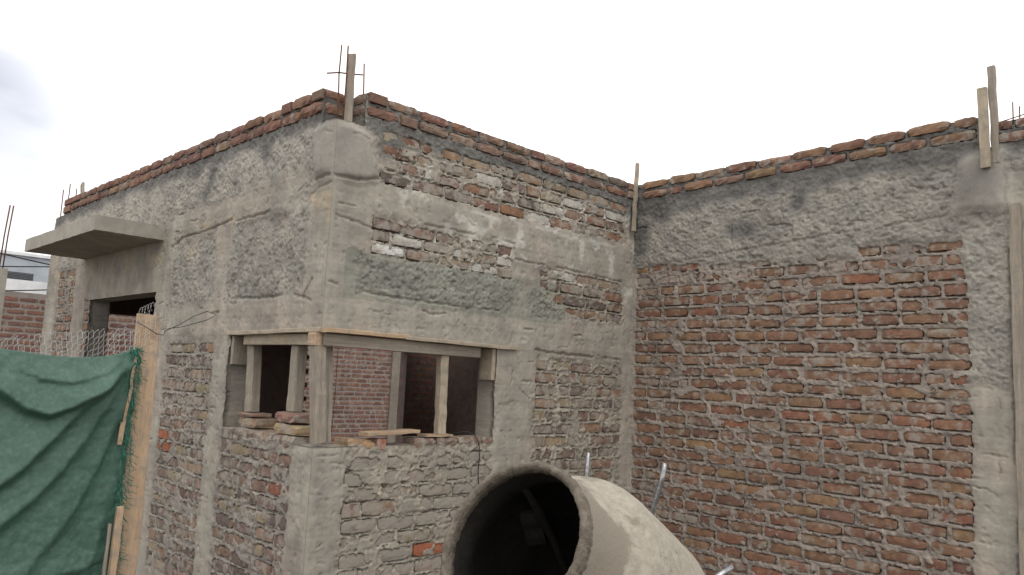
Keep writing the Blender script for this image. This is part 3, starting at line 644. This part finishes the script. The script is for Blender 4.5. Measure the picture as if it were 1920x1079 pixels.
for dx in (-.01, .022): tube('rebar', M_RUST, [(-.2 + dx, 6, 2.55), (-.2 + dx + .012, 6, 2.95), (-.2 + dx + .03, 6, 3.27)], .007, 6, pl)
def sag(p0, p1, s, n=10): return [Vector(p0).lerp(Vector(p1), k / n) - Vector((0, 0, s * 4 * (k / n) * (1 - k / n))) for k in range(n + 1)]
for (p0, p1, s, lab) in (((-2.5, 7.0, 3.20), (1.5, 7.4, 2.75), .02, 'highest black cable passing over the canopy corner'), ((-1.5, 9, 2.75), (1.8, 8.0, 3.05), .05, 'black cable rising past the shuttered window'), ((-1.0, 9, 2.45), (1.6, 7.9, 2.72), .04, 'lowest black cable crossing in front of the white parapet band')):
    tag(tube('overhead_cable', M_BLACK, sag(p0, p1, s), .008, 6), lab, 'cable', 'overhead cables')

# ================================================================== CORNER WINDOW FORMWORK
fw = thing('lintel_formwork', 'wooden formwork boards left under the concrete band over the corner window', 'formwork')
board('board', M_WOODB, (.045, 1.015, 1.898), (.045, -.015, 1.908), .13, .022, (1, 0, 0), fw, seed=1)
board('board', M_WOODN, (-.01, -.01, 1.906), (.52, .02, 1.909), .10, .022, (0, 1, 0), fw, seed=2)
board('board', M_WOODB, (.50, .03, 1.902), (1.36, .03, 1.899), .12, .020, (0, 1, 0), fw, seed=3)
board('beam', M_WOODB, (.035, .87, 1.862), (.035, .075, 1.863), .058, .03, (0, 0, 1), fw, seed=4)
board('beam', M_WOODO, (.012, -.004, 1.861), (1.09, .035, 1.857), .062, .03, (0, 0, 1), fw, seed=5)
board('end_block', M_WOODN, (-.012, .035, 1.829), (-.012, .035, 1.893), .045, .07, (1, 0, 0), fw, seed=6)
board('hanger_board', M_WOODO, (.065, .975, 1.72), (.065, .975, 1.885), .12, .03, (1, 0, 0), fw, seed=7)
board('hanger_board', M_WOODB, (1.185, .055, 1.70), (1.185, .055, 1.885), .03, .11, (1, 0, 0), fw, seed=8)
def prop(name, p0, p1, wdt, thk, side, mat, lab, grp='wooden props under the lintel', seed=0):
    return tag(board(name, mat, p0, p1, wdt, thk, side, None, 8, .003, .002, seed), lab, 'prop', grp)
prop('wooden_prop', (.08, .815, 1.456), (.08, .85, 1.832), .075, .06, (0, 1, 0), M_WOODO, 'rough timber prop on thin bricks nearest the doorway side of the window', seed=11)
prop('wooden_prop', (.08, .34, 1.487), (.08, .335, 1.832), .075, .06, (0, 1, 0), M_WOODO, 'timber prop standing on two stacked bricks beside the corner post', seed=12)
prop('wooden_prop', (.825, .03, 1.385), (.825, .05, 1.826), .055, .05, (1, 0, 0), M_WOODB, 'pale timber prop in the middle of the wide window, on a wood sliver', seed=13)
tag(board('corner_post', M_WOODO, (.045, .03, 1.352), (.005, .03, 1.828), .064, .064, (1, 0, 0), None, 8, .003, .002, 14), 'thick weathered timber post standing at the corner of the window', 'post')
tag(board('wood_strip', M_WOODO, (.125, .075, 1.352), (.10, .075, 1.83), .022, .04, (1, 0, 0), None, 8, .002, .002, 15), 'narrow timber strip close behind the window corner post', 'wood strip')
def loose(u, y, z, L, D, H, col, film, lab, yaw=0, grp='loose bricks packed under the props'):
    o = bpy.data.objects.new('loose_brick', random.choice(BV)); C.objects.link(o); o.scale = (L, D, H); o.location = (u, y, z); o.rotation_euler = (0, .0, -math.pi / 2 + yaw); o.color = (*col, film); tag(o, lab, 'brick', grp)
loose(.03, .77, 1.398, .21, .13, .055, (.30, .22, .15), .4, 'worn brick lying on the sill under the thin tile and prop')
loose(.025, .79, 1.4415, .17, .12, .022, (.26, .17, .13), .4, 'thin broken tile between worn brick and timber prop', .08)
loose(.02, .325, 1.3955, .25, .13, .056, (.32, .24, .15), .35, 'yellowish brick at the bottom of the two stacked under the prop')
loose(.02, .345, 1.456, .23, .13, .054, (.24, .14, .12), .4, 'pinkish brick on top of the two stacked under the prop', -.05)
tag(board('plank_offcut', M_WOODN, (.31, .03, 1.392), (.66, .05, 1.402), .09, .018, (0, 1, 0), None, 5, .002, .002, 21), 'fresh wood plank offcut lying on the broken window sill', 'plank')
tag(board('wood_sliver', M_WOODN, (.70, .04, 1.378), (.90, .05, 1.378), .08, .013, (0, 1, 0), None, 5, .002, .004, 22), 'small fresh wood sliver under the pale prop', 'wood')
tag(tube('hanging_cable', M_BLACK, [(.95, .12, 1.375), (1.02, .03, 1.395), (1.055, -.008, 1.378), (1.075, -.024, 1.33), (1.082, -.026, 1.25), (1.078, -.024, 1.17), (1.088, -.026, 1.08)], .0035, 6), 'thin black cable hanging from the window sill down the brick', 'cable')
tag(tube('hanging_wire', M_BLACK, [(.14, .06, 1.82), (.142, .06, 1.6), (.137, .06, 1.40)], .0015, 5), 'fine dark wire hanging plumb inside the corner window', 'wire')

# boards standing on the wall heads
tag(board('wooden_stake', M_WOODO, (.088, .04, 2.99), (.086, .05, 3.375), .042, .02, (1, -1, 0), None, 6, .002, .003, 31), 'upright grey wooden stake among the rods on the house corner column', 'stake')
tag(board('wooden_stake', M_WOODB, (2.482, -.03, 2.82), (2.512, -.03, 3.33), .032, .018, (1, 0, 0), None, 8, .003, .006, 32), 'thin pale stake fixed upright in the inner corner of the walls', 'stake')
tag(board('wooden_board', M_WOODB, (WX - .05, -2.295, 2.925), (WX - .05, -2.285, 3.36), .046, .022, (0, 1, 0), None, 6, .001, .001, 33), 'pale flat board nailed upright across the red wall head', 'board')
tag(board('wooden_pole', M_WOODO, (WX - .02, -2.335, 2.95), (WX - .02, -2.325, 3.48), .034, .034, (0, 1, 0), None, 8, .003, .002, 34), 'taller square grey pole standing behind the pale board', 'pole')
tag(board('wooden_stake', M_WOODO, (.07, 4.42, 3.13), (.07, 4.50, 3.33), .06, .02, (0, 1, 0), None, 4, .001, .001, 35), 'short distant stake at the far end of the house parapet', 'stake')
tag(board('formwork_plank', M_WOODO, (WX - .028, -2.42, .3), (WX - .028, -2.415, 2.72), .05, .02, (0, 1, 0), None, 24, .003, .003, 36), 'long grey plank standing against the outer edge of the red wall column', 'plank')

# ================================================================== FENCE WITH GREEN SHEET
FY = -.30
tag(board('fence_post', M_WOODN, (-.935, FY, -.02), (-.935, FY, 1.885), .085, .028, (1, -.12, 0), None, 20, .002, .004, 41), 'tall fresh pine board post with knots at the edge of the green sheet', 'post')
def tarp():
    nu, nv = 260, 260; V = []; us_ = np.linspace(0, 1, nu); vs_ = np.linspace(0, 1, nv); U, Vv = np.meshgrid(us_, vs_, indexing='ij')
    x = -.985 - U * 1.6
    top = 1.755 - .16 * (U * 1.6 / .5) * np.exp(-U * 1.6 / .22) * 1.6 - .02 * np.sin(U * 14) * U
    z = top * (1 - Vv) + .25 * Vv
    dx = -(x + .985); dz = 1.76 - z; r = np.hypot(dx, dz) + 1e-4; th = np.arctan2(dz, dx)        # from the tied corner
    wv = (fbm(x, z, 4, 3, 80) - .5) * .25
    fold = (fbm(x * .8 + z * .5, z * .3 - x * .25, 9, 3, 84) - .5) * .012
    xw = x + (fbm(x, z, 5, 2, 86) - .5) * .05; zw = z + (fbm(x, z, 5, 2, 88) - .5) * .05
    for (pl_, am, wa, wb) in (([(-1.75, 1.72), (-1.55, 1.66), (-1.41, 1.585), (-1.35, 1.535), (-1.27, 1.51), (-1.19, 1.54), (-1.08, 1.62), (-.99, 1.72)], .040, .13, .016),
                              ([(-.985, 1.75), (-1.10, 1.60), (-1.25, 1.42), (-1.45, 1.22), (-1.8, .95)], .034, .13, .018), ([(-.985, 1.73), (-1.08, 1.54), (-1.21, 1.32), (-1.42, 1.08), (-1.7, .8)], .026, .10, .02),
                              ([(-.985, 1.70), (-1.04, 1.47), (-1.13, 1.20), (-1.32, .92), (-1.5, .7)], .018, .07, .02), ([(-.985, 1.76), (-1.09, 1.67), (-1.20, 1.63), (-1.30, 1.64)], .012, .04, .01),
                              ([(-1.6, .99), (-1.40, .975), (-1.25, .96), (-1.1, .97)], .014, .05, .02), ([(-1.0, 1.3), (-1.05, 1.05), (-1.12, .8)], .008, .03, .02)):
        best = np.full(x.shape, 9.0); sd_ = np.zeros(x.shape)
        for (p, q) in zip(pl_[:-1], pl_[1:]):
            ex_, ez_ = q[0] - p[0], q[1] - p[1]; t = np.clip(((xw - p[0]) * ex_ + (zw - p[1]) * ez_) / (ex_ ** 2 + ez_ ** 2), 0, 1)
            qx, qz = xw - p[0] - t * ex_, zw - p[1] - t * ez_; d_ = np.hypot(qx, qz); up_ = ex_ * qz - ez_ * qx; up_ = up_ * (1 if ex_ > 0 else -1)
            m_ = d_ < best; best = np.where(m_, d_, best); sd_ = np.where(m_, np.sign(up_), sd_)
        w_ = np.where(sd_ > 0, wa, wb); fold = fold + am * sst(r, .0, .22) * np.exp(-(best / w_) ** np.where(sd_ > 0, 1.25, 1.6))
    belly = .05 * np.sin(np.clip((1.75 - z) / 1.5, 0, 1) * 3.14) * sst(-x, .98, 1.4)
    edge = (fbm(x, z, 22, 3, 90) - .5) * .010 + (fbm(x, z, 60, 2, 95) - .5) * .003
    y = FY - .022 - fold - belly - edge
    x = x + np.where(U < .02, (fbm(z * 0 + 1, z, 18, 3, 99) - .5) * .03 + .012, 0)
    idx = np.arange(nu * nv).reshape(nu, nv); F = np.stack([idx[:-1, :-1].ravel(), idx[:-1, 1:].ravel(), idx[1:, 1:].ravel(), idx[1:, :-1].ravel()], 1)
    m, nt, b = newmat('green_woven_plastic', .42); pos = geo_pos(nt)
    wavx = node(nt, 'ShaderNodeTexWave', _Scale=190, _Distortion=1.5, bands_direction='X'); wavz = node(nt, 'ShaderNodeTexWave', _Scale=190, _Distortion=1.5, bands_direction='Z')
    nt.links.new(pos, wavx.inputs[0]); nt.links.new(pos, wavz.inputs[0])
    f = noise(nt, 9, 5, .65, pos); f2 = noise(nt, 70, 4, .7, pos)
    c = mix(nt, rmap(nt, f, .3, .7, 0, 1), (.027, .080, .056), (.046, .108, .080)); c = mix(nt, rmap(nt, f2, .45, .75, 0, .42), c, (.15, .21, .18))
    nt.links.new(c, b.inputs['Base Color']); b.inputs['Specular IOR Level'].default_value = .55
    bump(nt, b, math_(nt, 'ADD', math_(nt, 'ADD', wavx.outputs['Fac'], wavz.outputs['Fac']), math_(nt, 'MULTIPLY', f2, 3)), .35, .002)
    tp = thing('green_tarp', 'sagging dark green woven plastic sheet hung from the pine post', 'tarpaulin', (-1.2, FY, 0))
    Vt = np.stack([x.ravel() + 1.2, y.ravel() - FY, z.ravel()], 1)
    me = np_mesh('sheet', Vt, F, smooth=True); o = link('sheet', me, m, tp); sm = o.modifiers.new('thickness', 'SOLIDIFY'); sm.thickness = .0015
    # frayed edge
    TV, TF = [], []; rr = random.Random(6)
    for k in range(700):
        zz = 1.76 - 1.05 * rr.random() ** 1.3; xx = -.985 + rr.uniform(-.02, .018) ; p = Vector((xx, FY - .03 - rr.random() * .02, zz)); pts = [p - tp.location]
        d = Vector((rr.uniform(-.5, .9), rr.uniform(-.5, .1), rr.uniform(-1.3, .2))).normalized(); l = rr.uniform(.010, .030)
        for s in range(3):
            d = (d + Vector((rr.uniform(-.5, .5), rr.uniform(-.3, .3), rr.uniform(-.6, .3)))).normalized(); p = p + d * l * .5; pts.append(p - tp.location)
        tube_geo(pts, .0009, 3, TV, TF)
    m2, nt2, b2 = newmat('green_thread', .5); b2.inputs['Base Color'].default_value = (.03, .15, .10, 1)
    e = link('frayed_edge', np_mesh('frayed_edge', TV, TF), m2, tp); e['kind'] = 'stuff'
    s = board('edge_strip', M_WOODN, (-1.005, FY - .045, 1.42), (-.985, FY - .045, 1.72), .010, .004, (1, 0, 0), tp, 8, .002, .004, 3)
    s2 = board('edge_strip', M_WOODN, (-1.012, FY - .045, 1.40), (-1.006, FY - .045, 1.48), .016, .005, (1, 0, 0), tp, 4, .001, .004, 5)
tarp()
def chicken_wire():
    V, F = [], []; rr = random.Random(9); cw, ch = .0165, .024; rows, cols = 12, 40; P = {}
    def pt(i, j, k):
        x = -.948 - j * cw; z = 1.60 + i * ch
        sk = .10 * sst(np.array(-(x + .948)), 0, .25); 
        x2 = x + (i * ch) * (.35 - .25 * (j / cols)) + rr.uniform(-.0022, .0022); z2 = z + rr.uniform(-.0022, .0022) + .03 * math.sin(j * .3)
        return Vector((x2, FY - .012 + .008 * math.sin(j * .5 + i * .4) + rr.uniform(-.002, .002), z2))
    for i in range(rows):
        for j in range(cols):
            o = (i % 2) * .5; P[(i, j, 0)] = pt(i, j + o, 0); P[(i, j, 1)] = P[(i, j, 0)] + Vector((rr.uniform(-.001, .001), 0, ch * .5))
    topz = lambda j: 1.93 - .0035 * j - .00 if j < 6 else 1.83 - .0025 * (j - 6)
    for i in range(rows):
        for j in range(cols):
            a = P[(i, j, 0)]; b = P[(i, j, 1)]
            if b.z > topz(j): continue
            tube_geo([a, b], .0009, 4, V, F)
            if i + 1 < rows:
                for jj in ((j, j - 1) if i % 2 == 0 else (j, j + 1)):
                    if (i + 1, jj, 0) in P and P[(i + 1, jj, 0)].z < topz(j) + .01: tube_geo([b, P[(i + 1, jj, 0)]], .0006, 4, V, F)
    for k in range(5):   # curled top by the post
        c = Vector((-.975 + k * .010, FY - .02, 1.895 + k * .006)); tube_geo([c + Vector((.006 * math.cos(t), -.006 * math.sin(t) , .016 * math.sin(t))) for t in np.linspace(0, 5.2, 9)], .0009, 4, V, F)
    o = link('wire_netting', np_mesh('wire_netting', V, F), M_WIRE); tag(o, 'galvanised chicken wire netting stretched above the green sheet', 'wire netting')
chicken_wire()
tag(board('garden_stake', M_WOODN, (-1.02, FY - .07, -.02), (-.995, FY - .07, 1.18), .024, .02, (1, 0, 0), None, 14, .002, .002, 51), 'pale split stake standing in front of the green sheet', 'stake')
tag(board('garden_stake', M_WOODO, (-1.032, FY - .055, -.02), (-1.018, FY - .055, 1.12), .010, .012, (1, 0, 0), None, 14, .002, .002, 52), 'thin dark sliver of wood just behind the pale split stake', 'stake')
tag(tube('tie_wire', M_BLACK, [(-.99, FY - .03, 1.855), (-.955, FY - .028, 1.838), (-.91, FY - .026, 1.815), (-.885, FY - .02, 1.812), (-.87, FY, 1.83), (-.80, FY + .05, 1.86), (-.72, FY + .1, 1.905), (-.66, FY + .12, 1.93), (-.62, FY + .12, 1.92), (-.66, FY + .1, 1.895), (-.78, FY + .05, 1.855), (-.88, FY + .01, 1.835)], .0016, 5), 'dark loop of tie wire twisted round the head of the pine post', 'wire')

# ================================================================== CEMENT MIXER
def P2(px, py, d): return CP + (CF + CR * ((px - 960) / 1471.24) - CU * ((py - 539.5) / 1471.24)) * d
mc0 = P2(957.4, 1013, 1.705); ax = (CR * .531 - CU * .591 + CF * .607).normalized()
mixer = thing('cement_mixer', 'grey cement mixer crusted with dried mortar, its open drum mouth tilted up', 'cement mixer', (mc0.x + .3, mc0.y + .3, 0))
e1 = ax.orthogonal().normalized(); e2 = ax.cross(e1)
def revolve(name, prof, mat, n=96, amp=0, crust=None, closed=False):
    V = []; F = []; L = []
    for (s, r) in prof:
        for k in range(n):
            t = 2 * math.pi * k / n; d = e1 * math.cos(t) + e2 * math.sin(t); rr_ = r
            if amp:
                q = float(fbm(np.array(math.cos(t) * 2.6 + 5), np.array(math.sin(t) * 2.6 + s * 9), 6.5 if amp > .005 else 1.2, 5, 5, .8) - .5); rr_ += amp * q * (crust(s) if crust else 1)
            V.append(tuple(mc0 + ax * s + d * rr_ - mixer.location))
    m = len(prof)
    for i in range(m - 1):
        for k in range(n): F.append((i * n + k, (i + 1) * n + k, (i + 1) * n + (k + 1) % n, i * n + (k + 1) % n))
    return link(name, np_mesh(name, V, F, smooth=True), mat, mixer)
def lerp_prof(pts, m):
    out = []
    for i in range(len(pts) - 1):
        (a, b), (c, d) = pts[i], pts[i + 1]
        for k in range(m): out.append((a + (c - a) * k / m, b + (d - b) * k / m))
    return out + [pts[-1]]
def drum_mat():
    m, nt, b = newmat('cement_crusted_drum', .75); pos = geo_pos(nt)
    f = noise(nt, 5.5, 5, .55, pos); f2 = noise(nt, 45, 5, .7, pos); f3 = noise(nt, 150, 3, .6, pos)
    vo = node(nt, 'ShaderNodeVectorMath', operation='SUBTRACT'); nt.links.new(pos, vo.inputs[0]); vo.inputs[1].default_value = tuple(mc0)
    dt = node(nt, 'ShaderNodeVectorMath', operation='DOT_PRODUCT'); nt.links.new(vo.outputs[0], dt.inputs[0]); dt.inputs[1].default_value = tuple(ax)
    near = rmap(nt, dt.outputs['Value'], .02, .22, .30, 0)
    k = rmap(nt, math_(nt, 'ADD', f, near), .57, .63, 0, 1, True)
    base = mix(nt, rmap(nt, f2, .35, .7, 0, 1), (.34, .31, .255), (.235, .21, .17)); cem = mix(nt, f2, (.13, .11, .085), (.21, .185, .15))
    c = mix(nt, math_(nt, 'MULTIPLY', k, .8), base, cem); c = mix(nt, rmap(nt, noise(nt, 26, 4, .6, pos), .64, .72, 0, .8), c, (.12, .10, .085))
    nt.links.new(c, b.inputs['Base Color']); h = math_(nt, 'ADD', math_(nt, 'MULTIPLY', f2, 1.0), math_(nt, 'MULTIPLY', k, .35)); h = math_(nt, 'ADD', h, math_(nt, 'MULTIPLY', f3, .3)); bump(nt, b, h, .6, .006); return m
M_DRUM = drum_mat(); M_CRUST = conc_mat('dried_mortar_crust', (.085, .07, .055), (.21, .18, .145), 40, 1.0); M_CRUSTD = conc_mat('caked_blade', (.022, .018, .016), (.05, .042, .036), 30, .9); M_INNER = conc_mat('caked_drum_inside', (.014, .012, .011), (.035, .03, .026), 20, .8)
outer = lerp_prof([(.006, .180), (.03, .185), (.09, .194), (.135, .207), (.165, .224), (.19, .242), (.215, .252), (.25, .256), (.40, .256), (.53, .254), (.57, .243), (.62, .185), (.67, .09), (.68, .01)], 4)
revolve('drum', outer, M_DRUM, 120, .003)
revolve('mouth_rim', lerp_prof([(.03, .186), (.012, .189), (.000, .186), (-.005, .180), (-.004, .174), (.002, .169), (.015, .167), (.03, .172)], 3), M_CRUST, 360, .009)
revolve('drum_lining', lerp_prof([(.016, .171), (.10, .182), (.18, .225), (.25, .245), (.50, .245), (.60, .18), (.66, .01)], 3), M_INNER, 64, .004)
def loc_(s, a, r): return mc0 + ax * s + (e1 * math.cos(a) + e2 * math.sin(a)) * r
# mixing blade: bent bar with paddle inside
angs = [k * .05 for k in range(126)]
upv = min(angs, key=lambda a: -(e1 * math.cos(a) + e2 * math.sin(a)).dot(CU)); 
tube('mixing_blade', M_CRUSTD, [P2(950, 893, 1.86), P2(985, 918, 1.92), P2(1012, 962, 2.0), P2(1035, 1008, 2.06), P2(1060, 1066, 2.12), P2(1075, 1130, 2.15)], [.006, .009, .012, .011, .010, .009], 8, mixer)
board('paddle', M_CRUSTD, P2(992, 960, 2.04), P2(1006, 1020, 2.08), .05, .010, CR, mixer, 4, .003, .004, 8)
# frame: yoke, legs, wheels
bk = mc0 + ax * .36; fx = CR.cross(Vector((0, 0, 1))).normalized(); rx = Vector((CR.x, CR.y, 0)).normalized(); fwd = Vector((0, 0, 1)).cross(rx)
for s in (-1, 1):
    tube('yoke_arm', M_RUST, [bk + rx * s * .27, bk + rx * s * .27 - Vector((0, 0, .38)), Vector((bk.x, bk.y, .34)) + rx * s * .30], .022, 8, mixer)
    for q in (-1, 1): tube('leg', M_RUST, [Vector((bk.x, bk.y, .42)) + rx * s * .28, Vector((bk.x, bk.y, .0)) + rx * s * .38 + fwd * q * .35], .02, 8, mixer)
tube('cross_bar', M_RUST, [Vector((bk.x, bk.y, .36)) - rx * .32, Vector((bk.x, bk.y, .36)) + rx * .32], .022, 8, mixer)
h0 = P2(1374, 1062, 2.9); h1 = P2(1330, 1092, 2.9)
tube('tilt_handle', M_PIPE, [h0, h1, h1 + (h1 - h0) * 1.2 + Vector((0, 0, -.05)), h1 + (h1 - h0) * 1.6 + Vector((0, 0, -.45))], .011, 10, mixer)
# pipes leaning behind the mixer
def ground_pipe(lab, pts, r):
    a = Vector(pts[-1]); b = Vector((a.x + .05, a.y - .05, -.02)); tag(tube('steel_pipe', M_PIPE, pts + [tuple(b)], r, 10), lab, 'pipe', 'steel pipes behind the mixer')
ground_pipe('straight steel pipe standing between mixer drum and window wall', [tuple(P2(1103, 849, 3.6)), tuple(P2(1099, 900, 3.6))], .0095)
ground_pipe('bent steel pipe leaning behind the drum before the red wall', [tuple(P2(1247, 869, 3.3)), tuple(P2(1240, 905, 3.3)), tuple(P2(1231, 935, 3.3)), tuple(P2(1222, 962, 3.3)), tuple(P2(1215, 1000, 3.3))], .0105)
